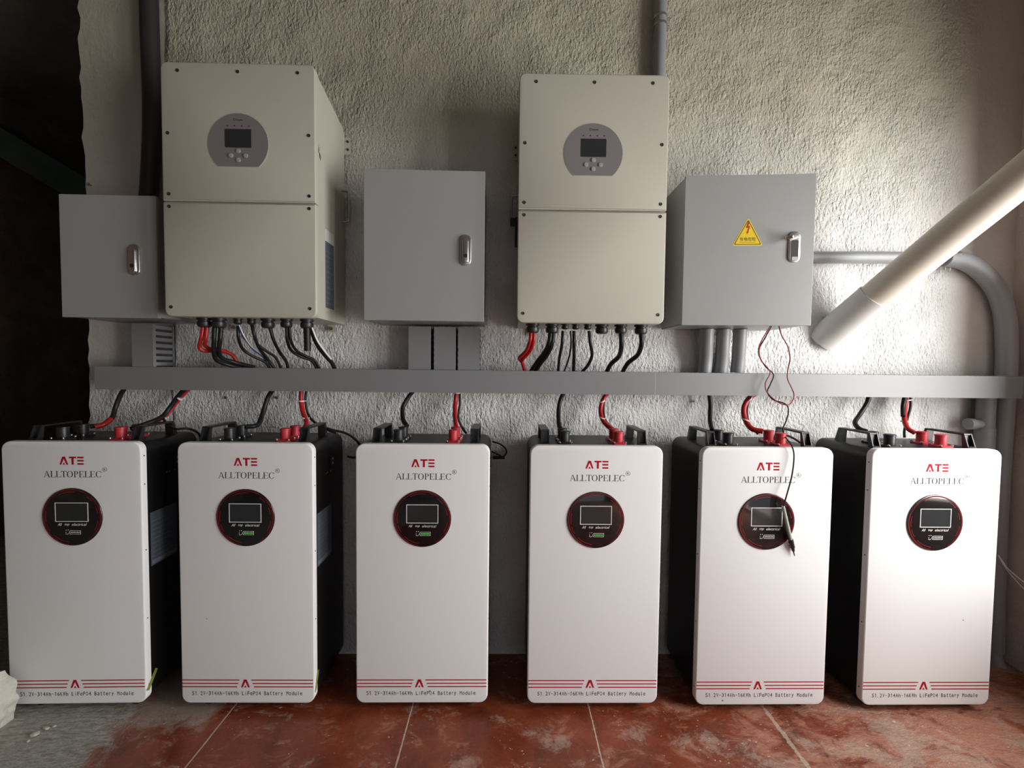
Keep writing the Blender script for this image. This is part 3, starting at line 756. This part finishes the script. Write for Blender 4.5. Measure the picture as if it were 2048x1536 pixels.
# horizontal run that bends down at the corner
q0 = at(1640, 515, -.030)
pts = [(q0.x-.06, -.030, q0.z+.001), (q0.x, -.030, q0.z)] + [tuple(at(a, b, -.030)) for a, b in ((1750, 515), (1895, 517))]
ch = empty('conduit', pts[0]); base = Vector(pts[0])
MB().tube([Vector(p)-base for p in pts], .0215, 20).build('straight_run', M['conduit'], ch, True)
pb = [tuple(at(a, b, -.036)) for a, b in ((1890, 517), (1925, 522), (1962, 543), (1993, 580), (2009, 630), (2013, 690), (2012, 746), (2005, 850), (1996, 1000), (1990, 1150), (1987, 1300))]
MB().tube([Vector(p)-base for p in pb], .0300, 22).build('bend_run', M['conduit'], ch, True)
MB().tube([at(a_, b_, y_)-base for a_, b_, y_ in ((1987, 1285, -.036), (1990, 1315, -.045), (2003, 1345, -.07), (2028, 1374, -.12), (2062, 1402, -.17))], .0225, 20).build('floor_run', M['conduit'], ch, True)
clamp_ring(ch, at(1903, 517, -.034)-base, (1, 0, -.05), .029, .010); clamp_ring(ch, at(1893, 517, -.034)-base, (1, 0, -.05), .026, .006)
tag(ch, 'grey conduit leaving the sticker box and bending down the right corner to the floor', 'conduit')
# grey drain pipe with tee under the trunking
xd = at(1971, 830, -.045).x; t = empty('drain_pipe', (xd, -.045, 0))
MB().tube([(0, 0, .002), (0, 0, DZ0-.002)], .0265, 20, False).build('pipe_run', M['conduit'], t, True)
z1 = at(1971, 855, -.045).z; MB().tube([(0, 0, z1-.10), (0, 0, z1)], .0295, 20, False).build('coupling', M['conduit'], t, True)
z2 = at(1940, 848, -.045).z; MB().tube([(-.062, 0, z2), (0, 0, z2)], .0175, 16, False).tube([(-.066, 0, z2), (-.045, 0, z2)], .021, 16, False).build('tee_branch', M['conduit'], t, True)
tag(t, 'grey vertical pipe with side tee below the right end of the trunking', 'pipe')
# conduit above the right inverter
x = at(1319, 100, -.028).x
pipe('conduit', [(x, -.030, 1.90), (x, -.030, ZC)], .0215, M['conduit'], 'vertical grey conduit rising to the ceiling above the right inverter', 'conduit', smooth=False,
     clamps=(((x, -.030, at(1319, 36, -.03).z), (0, 0, 1)), ((x, -.030, at(1319, 52, -.03).z), (0, 0, 1))))
# old pipes at the left
x = at(309, 200, -.03).x
pipe('conduit', [(x-.012, -.030, ZC), (x-.012, -.030, 2.3), (x-.006, -.033, 2.0), (x-.010, -.045, 1.75), (x-.012, -.06, 1.625)], .028, M['darkpipe'], 'dark vertical conduit running down behind the left inverter', 'conduit')
# big drain pipe leaning out of the wall
a = at(1652, 673, -.0); b = at(2048, 350, -.43); d = (b-a).normalized(); t = empty('pvc_pipe', a)
MB().tube([Vector((0, 0, 0))+d*.17, b-a+d*.34], .0515, 36, False).build('pipe_run', M['pvc'], t, True)
MB().tube([d*-.02, d*.195], .0550, 36, False).build('pipe_socket', M['pvcw'], t, True, label='whitewashed pipe socket')
tag(t, 'large cream plastic drain pipe leaning out of the wall at the right', 'pipe')

# ------------------------------------------------------------------ cables
def cable(name, pts, r_, m, label, cat='cable', group=None, extra=(), ties=()):
    P = [at(*q) for q in pts]; base = P[0].copy(); t = empty(name, base)
    MB().tube([q-base for q in P], r_, 10).build('cable_jacket' if m is not M['red'] else 'red_jacket', m, t, True)
    for e in extra:
        Q = [at(*q)-base for q in e[0]]; MB().tube(Q, e[1], 10).build('wire', e[2], t, True)
    for px, py, Y, ax in ties:
        c = at(px, py, Y)-base; d = Vector(ax).normalized(); m_ = MB(); m_.tube([c-d*.002, c+d*.002], r_*1.5, 14, False); m_.box(c.x+r_*1.3, c.x+r_*1.3+.008, c.y-.004, c.y, c.z-.001, c.z+.002)
        m_.build('cable_tie', M['tie'], t, True)
    return tag(t, label, cat, group)
g1 = 'black battery cables below the trunking'; g2 = 'red battery cables below the trunking'
D = -.055; rb = .0078
cable('battery_cable', [(252, 772, D), (240, 792, D), (231, 815, -.06), (224, 836, -.08), (207, 849, -.11), (180, 853, -.13)], rb, M['rubber'], 'black cable with red sleeve dropping to the leftmost battery', group=g1,
      extra=[([(222, 838, -.085), (207, 849, -.112), (190, 854, -.128)], .0085, M['red'])])
cable('battery_cable', [(383, 772, D), (364, 792, D), (345, 815, -.06), (331, 832, -.08), (312, 842, -.12), (290, 848, -.15), (277, 856, -.17)], .0065, M['red'], 'red and black cable pair slanting down to the leftmost battery handle', group=g2,
      extra=[([(375, 772, D-.008), (357, 792, D-.008), (340, 815, -.07), (327, 831, -.09), (310, 841, -.13), (288, 849, -.16), (262, 858, -.19)], .0078, M['rubber'])], ties=[(360, 797, -.062, (-.6, 0, -.8)), (328, 835, -.09, (-.6, 0, -.8))])
cable('communication_cable', [(326, 836, -.095), (336, 850, -.11), (352, 858, -.12), (375, 857, -.10), (395, 865, -.06), (404, 880, -.04)], .0040, M['rubber'], 'thin black lead looping from the leftmost battery towards the next', 'cable')
cable('battery_cable', [(548, 776, D), (536, 795, D), (527, 822, -.07), (519, 845, -.10), (509, 852, -.13), (492, 853, -.145)], rb, M['rubber'], 'black cable dropping to the battery below the left inverter', group=g1)
cable('battery_cable', [(603, 776, D), (602, 800, D), (606, 825, -.07), (613, 845, -.10), (606, 862, -.14)], rb, M['red'], 'red cable dropping to the battery below the left inverter', group=g2, ties=[(603, 802, -.058, (0, 0, 1)), (609, 836, -.085, (.2, 0, 1))])
cable('communication_cable', [(613, 776, D), (611, 800, D), (616, 828, -.06), (630, 845, -.07), (655, 857, -.08), (690, 866, -.06), (712, 880, -.05), (720, 895, -.04), (712, 914, -.05), (694, 913, -.06)], .0042, M['rubber'], 'thin black lead curling from the second battery behind the third', 'cable',
      extra=[([(634, 848, -.07), (660, 862, -.08), (672, 866, -.08)], .0036, M['rubber'])])
cable('battery_cable', [(832, 776, D), (818, 793, D), (806, 815, -.07), (806, 838, -.10), (814, 852, -.13)], rb, M['rubber'], 'black cable curving down to the battery under the middle box', group=g1)
cable('battery_cable', [(915, 776, D), (911, 802, D), (910, 830, -.09), (912, 853, -.14)], rb, M['red'], 'red cable dropping straight to the battery under the middle box', group=g2,
      extra=[([(919, 776, D), (920, 805, D), (917, 835, -.07), (925, 856, -.07), (932, 866, -.05)], .0045, M['rubber'])], ties=[(914, 786, -.058, (0, 0, 1))])
cable('communication_cable', [(984, 883, -.05), (1000, 888, -.05), (1010, 896, -.05), (1013, 905, -.05), (1006, 913, -.05), (996, 909, -.05), (984, 903, -.06)], .0030, M['rubber'], 'small black plug lead looped at the right of the third battery', 'cable',
      extra=[([(986, 915, -.055), (1009, 915, -.05)], .006, M['rubber'])])
cable('battery_cable', [(1131, 780, D), (1121, 800, D), (1117, 825, -.075), (1118, 850, -.12), (1122, 858, -.14)], rb, M['rubber'], 'black cable bending down to the battery below the right inverter', group=g1)
cable('battery_cable', [(1222, 780, D), (1208, 796, D), (1201, 820, -.07), (1207, 843, -.10), (1224, 859, -.135)], rb, M['red'], 'red cable looping down to the battery below the right inverter', group=g2,
      extra=[([(1211, 783, D), (1209, 800, D), (1207, 822, -.065), (1212, 842, -.08), (1232, 862, -.06)], .0042, M['rubber'])], ties=[(1204, 803, -.06, (-.5, 0, 1)), (1204, 836, -.09, (.4, 0, 1))])
cable('battery_cable', [(1418, 782, D), (1421, 810, D), (1420, 840, -.09), (1424, 860, -.135)], rb, M['rubber'], 'black cable hanging straight to the battery with the probe', group=g1)
cable('battery_cable', [(1518, 783, D), (1500, 795, D), (1488, 815, -.07), (1490, 838, -.09), (1503, 857, -.12), (1526, 863, -.14)], .0092, M['red'], 'thick red cable looping to the battery with the probe', group=g2,
      extra=[([(1506, 787, D), (1499, 800, D), (1494, 822, -.065), (1499, 848, -.08), (1516, 868, -.08)], .0042, M['rubber'])], ties=[(1497, 799, -.06, (-.7, 0, .8)), (1491, 840, -.095, (.4, 0, 1))])
cable('communication_cable', [(1556, 868, -.12), (1574, 871, -.10), (1588, 877, -.08), (1600, 885, -.06)], .0038, M['rubber'], 'thin black lead on top of the battery with the probe', 'cable')
cable('battery_cable', [(1740, 786, D), (1733, 808, D), (1719, 830, -.07), (1710, 845, -.10), (1718, 857, -.13), (1734, 863, -.15)], rb, M['rubber'], 'black cable swinging down to the rightmost battery', group=g1)
cable('battery_cable', [(1815, 786, D), (1810, 812, D), (1809, 838, -.09), (1815, 856, -.12), (1830, 866, -.14)], rb, M['red'], 'dark red cable dropping to the rightmost battery', group=g2,
      extra=[([(1811, 786, D-.01), (1806, 812, D-.01), (1806, 832, -.09)], .0068, M['rubber']), ([(1820, 786, D), (1821, 812, D), (1814, 840, -.06), (1809, 860, -.06), (1809, 875, -.06)], .0042, M['rubber'])], ties=[(1814, 800, -.065, (0, 0, 1)), (1809, 843, -.095, (0, 0, 1))])
# inverter cables
g3 = 'cables under the left inverter'; g4 = 'cables under the right inverter'; G = GY
cable('power_cable', [(406, 655, G), (403, 675, G), (399, 692, -.17), (406, 701, -.16), (430, 702, -.13), (455, 705, -.10), (468, 714, -.08), (476, 732, -.06)], .0062, M['red'], 'red cable pair kinked below the left inverter', group=g3,
      extra=[([(414, 655, G), (412, 676, G), (410, 690, -.17), (420, 697, -.15), (442, 700, -.12), (462, 708, -.09), (472, 720, -.075), (481, 736, -.06)], .0058, M['red'])])
cable('power_cable', [(429, 655, G), (428, 680, G), (428, 705, -.16), (436, 722, -.13), (465, 732, -.09), (512, 740, -.06)], .0072, M['rubber'], 'thick black cable pair turning right below the left inverter', group=g3,
      extra=[([(442, 655, G), (440, 680, G), (438, 702, -.16), (444, 716, -.13), (470, 725, -.09), (510, 735, -.06)], .0072, M['rubber'])])
cable('power_cable', [(476, 652, G), (477, 675, G), (485, 697, -.14), (505, 712, -.11), (530, 724, -.08), (543, 742, -.06)], .0050, M['rubber'], 'thin black cable with blue and white wires below the left inverter', group=g3,
      extra=[([(477, 650, G-.004), (484, 670, G), (497, 688, -.15), (507, 700, -.13), (528, 716, -.09), (540, 740, -.06)], .0024, M['blue']), ([(478, 650, G-.008), (488, 672, G), (500, 690, -.15), (510, 699, -.13), (532, 716, -.09)], .0018, M['whitecab'])])
cable('power_cable', [(503, 645, G), (509, 672, G), (518, 695, -.14), (535, 718, -.09), (553, 742, -.06)], .0056, M['rubber'], 'black cable sloping down, third from the right under the left inverter', group=g3,
      extra=[([(516, 690, -.145), (534, 703, -.12), (552, 716, -.09), (564, 742, -.06)], .0045, M['rubber'])])
cable('power_cable', [(537, 645, G), (548, 682, -.16), (560, 705, -.11), (572, 722, -.08), (577, 742, -.06)], .0055, M['rubber'], 'single black cable sloping right, middle of those under the left inverter', group=g3)
cable('power_cable', [(573, 645, G), (575, 682, -.17), (584, 702, -.13), (604, 714, -.10), (624, 722, -.08), (636, 742, -.06)], .0052, M['rubber'], 'black cable pair bowing right under the left inverter', group=g3,
      extra=[([(578, 645, G), (582, 682, -.17), (594, 702, -.13), (612, 712, -.10), (630, 722, -.08), (641, 742, -.06)], .0048, M['rubber'])])
cable('power_cable', [(622, 655, G), (632, 684, -.16), (648, 708, -.12), (664, 726, -.08), (671, 742, -.06)], .0075, M['rubber'], 'black and white cable under the right corner of the left inverter', group=g3,
      extra=[([(624, 655, G-.008), (635, 682, -.17), (652, 706, -.13), (662, 718, -.10)], .0030, M['whitecab']), ([(614, 655, G-.004), (615, 702, G-.004)], .0105, M['rubber'])])
cable('power_cable', [(1062, 664, G), (1060, 682, G), (1052, 702, -.15), (1039, 716, -.12), (1045, 726, -.09), (1050, 746, -.06)], .0062, M['red'], 'bright red cable pair bent left below the right inverter', group=g4,
      extra=[([(1068, 664, G), (1067, 682, G), (1060, 702, -.15), (1046, 718, -.12), (1044, 724, -.1)], .0062, M['red'])])
cable('power_cable', [(1101, 664, G), (1098, 686, G), (1088, 706, -.14), (1074, 724, -.10), (1060, 746, -.06)], .0075, M['rubber'], 'thick black cable pair leaning left below the right inverter', group=g4,
      extra=[([(1107, 664, G), (1104, 688, G), (1094, 710, -.14), (1081, 727, -.10), (1068, 746, -.06)], .0075, M['rubber'])], ties=())
cable('power_cable', [(1126, 662, G), (1124, 688, G), (1119, 715, -.10), (1116, 746, -.06)], .0052, M['rubber'], 'slim black cable, left of the three slim ones below the right inverter', group=g4)
cable('power_cable', [(1148, 662, G), (1148, 690, G), (1148, 715, -.10), (1147, 746, -.06)], .0060, M['rubber'], 'straight black cable with a thinner lead below the right inverter', group=g4,
      extra=[([(1141, 662, G), (1142, 690, G), (1137, 718, -.11), (1127, 746, -.06)], .0028, M['rubber'])])
cable('power_cable', [(1178, 662, G), (1181, 688, G), (1184, 710, -.14), (1176, 730, -.09), (1162, 746, -.06)], .0055, M['rubber'], 'black cable bowing out, beside the capped gland of the right inverter', group=g4)
cable('power_cable', [(1242, 664, G), (1243, 690, G), (1238, 712, -.13), (1222, 728, -.09), (1212, 746, -.06)], .0080, M['rubber'], 'black cable below the right inverter, second from its right side', group=g4)
cable('power_cable', [(1282, 664, G), (1283, 688, G), (1275, 710, -.14), (1256, 726, -.10), (1244, 746, -.06)], .0080, M['rubber'], 'rightmost black cable bending left below the right inverter', group=g4)
for px, py, Y, o in ((1235, 691, G-.008, None), (1272, 694, G-.006, None), (1219, 731, -.10, None), (1244, 728, -.11, None)):
    pass
# signal wires and the test probe hanging over the fifth battery
cable('signal_wire', [(1543, 652, -.19), (1530, 676, -.19), (1519, 696, -.18), (1520, 714, -.16), (1531, 733, -.14), (1547, 749, -.125), (1541, 768, -.125), (1535, 784, -.125), (1546, 799, -.14), (1571, 808, -.16), (1577, 822, -.17), (1572, 843, -.18), (1566, 858, -.195), (1571, 874, -.22), (1583, 891, -.289), (1588, 912, -.294), (1584, 950, -.300), (1574, 988, -.305), (1567, 1012, -.305)], .0021, M['rubber'],
      'thin black wire hanging from the sticker box down to the test probe', 'wire')
cable('signal_wire', [(1541, 652, -.195), (1524, 680, -.195), (1517, 700, -.185), (1522, 720, -.16), (1540, 744, -.13), (1531, 766, -.13), (1534, 784, -.13), (1552, 802, -.15), (1572, 810, -.165), (1583, 805, -.16), (1588, 790, -.14), (1583, 775, -.13), (1575, 757, -.13), (1576, 738, -.13), (1580, 716, -.16), (1575, 692, -.18), (1563, 670, -.19), (1558, 652, -.19)], .0019, mat('dark red wire', (.28, .03, .03), .4),
      'thin red wire looping below the open door of the sticker box', 'wire')
a = at(1566, 1012, -.305); b = at(1583, 1086, -.292); c = at(1589, 1112, -.290); d = (b-a).normalized()
t = empty('test_probe', a)
MB().tube([Vector((0, 0, 0)), (b-a)*.05, (b-a)*.95, b-a], [.0046, .0058], 14, False).build('probe_barrel', M['probe'], t, True)
MB().tube([(b-a)*.90, (b-a)*1.12], .0070, 12, False).tube([(b-a)*1.10, (b-a)*1.22], [.0062, .004], 12, False).build('probe_collar', M['black'], t, True)
MB().tube([(b-a)*1.18, c-a], [.0028, .0012], 8, False).build('probe_tip', M['black'], t, True)
MB().tube([(b-a)*.86+Vector((-.006, -.001, 0)), (b-a)*.98+Vector((-.0085, -.001, -.002))], .0022, 8, False).build('probe_clip', M['black'], t)
tag(t, 'pale green test probe with black tip hanging across the fifth battery display', 'test probe')
# white wires in the right corner
cable('loose_wire', [(1996, 1110, -.085), (2006, 1124, -.09), (2018, 1140, -.10), (2052, 1168, -.13)], .0022, M['whitecab'], 'pair of thin white wires crossing the brown side wall at the right edge', 'wire',
      extra=[([(1996, 1110, -.088), (2006, 1128, -.092), (2022, 1150, -.10), (2052, 1183, -.13)], .0018, M['whitecab'])])
# small fixings left in the plaster
for px, py, lab in ((183, 371, 'small steel hook in the plaster above the far left box'), (455, 795, 'bent nail in the wall below the trunking at the left'), (556, 795, 'small nail in the wall beside the second battery cable'), (1389, 803, 'small nail in the wall near the cable of the fifth battery')):
    p = at(px, py, 0); t = MB(); t.tube([(0, .004, 0), (0, -.010, 0)], .0028, 8, False); t.tube([(0, -.009, 0), (0, -.011, 0)], .0055, 10, False)
    o = t.build('wall_hook' if 'hook' in lab else 'nail', M['steel']); o.location = p; tag(o, lab, 'hook' if 'hook' in lab else 'nail')
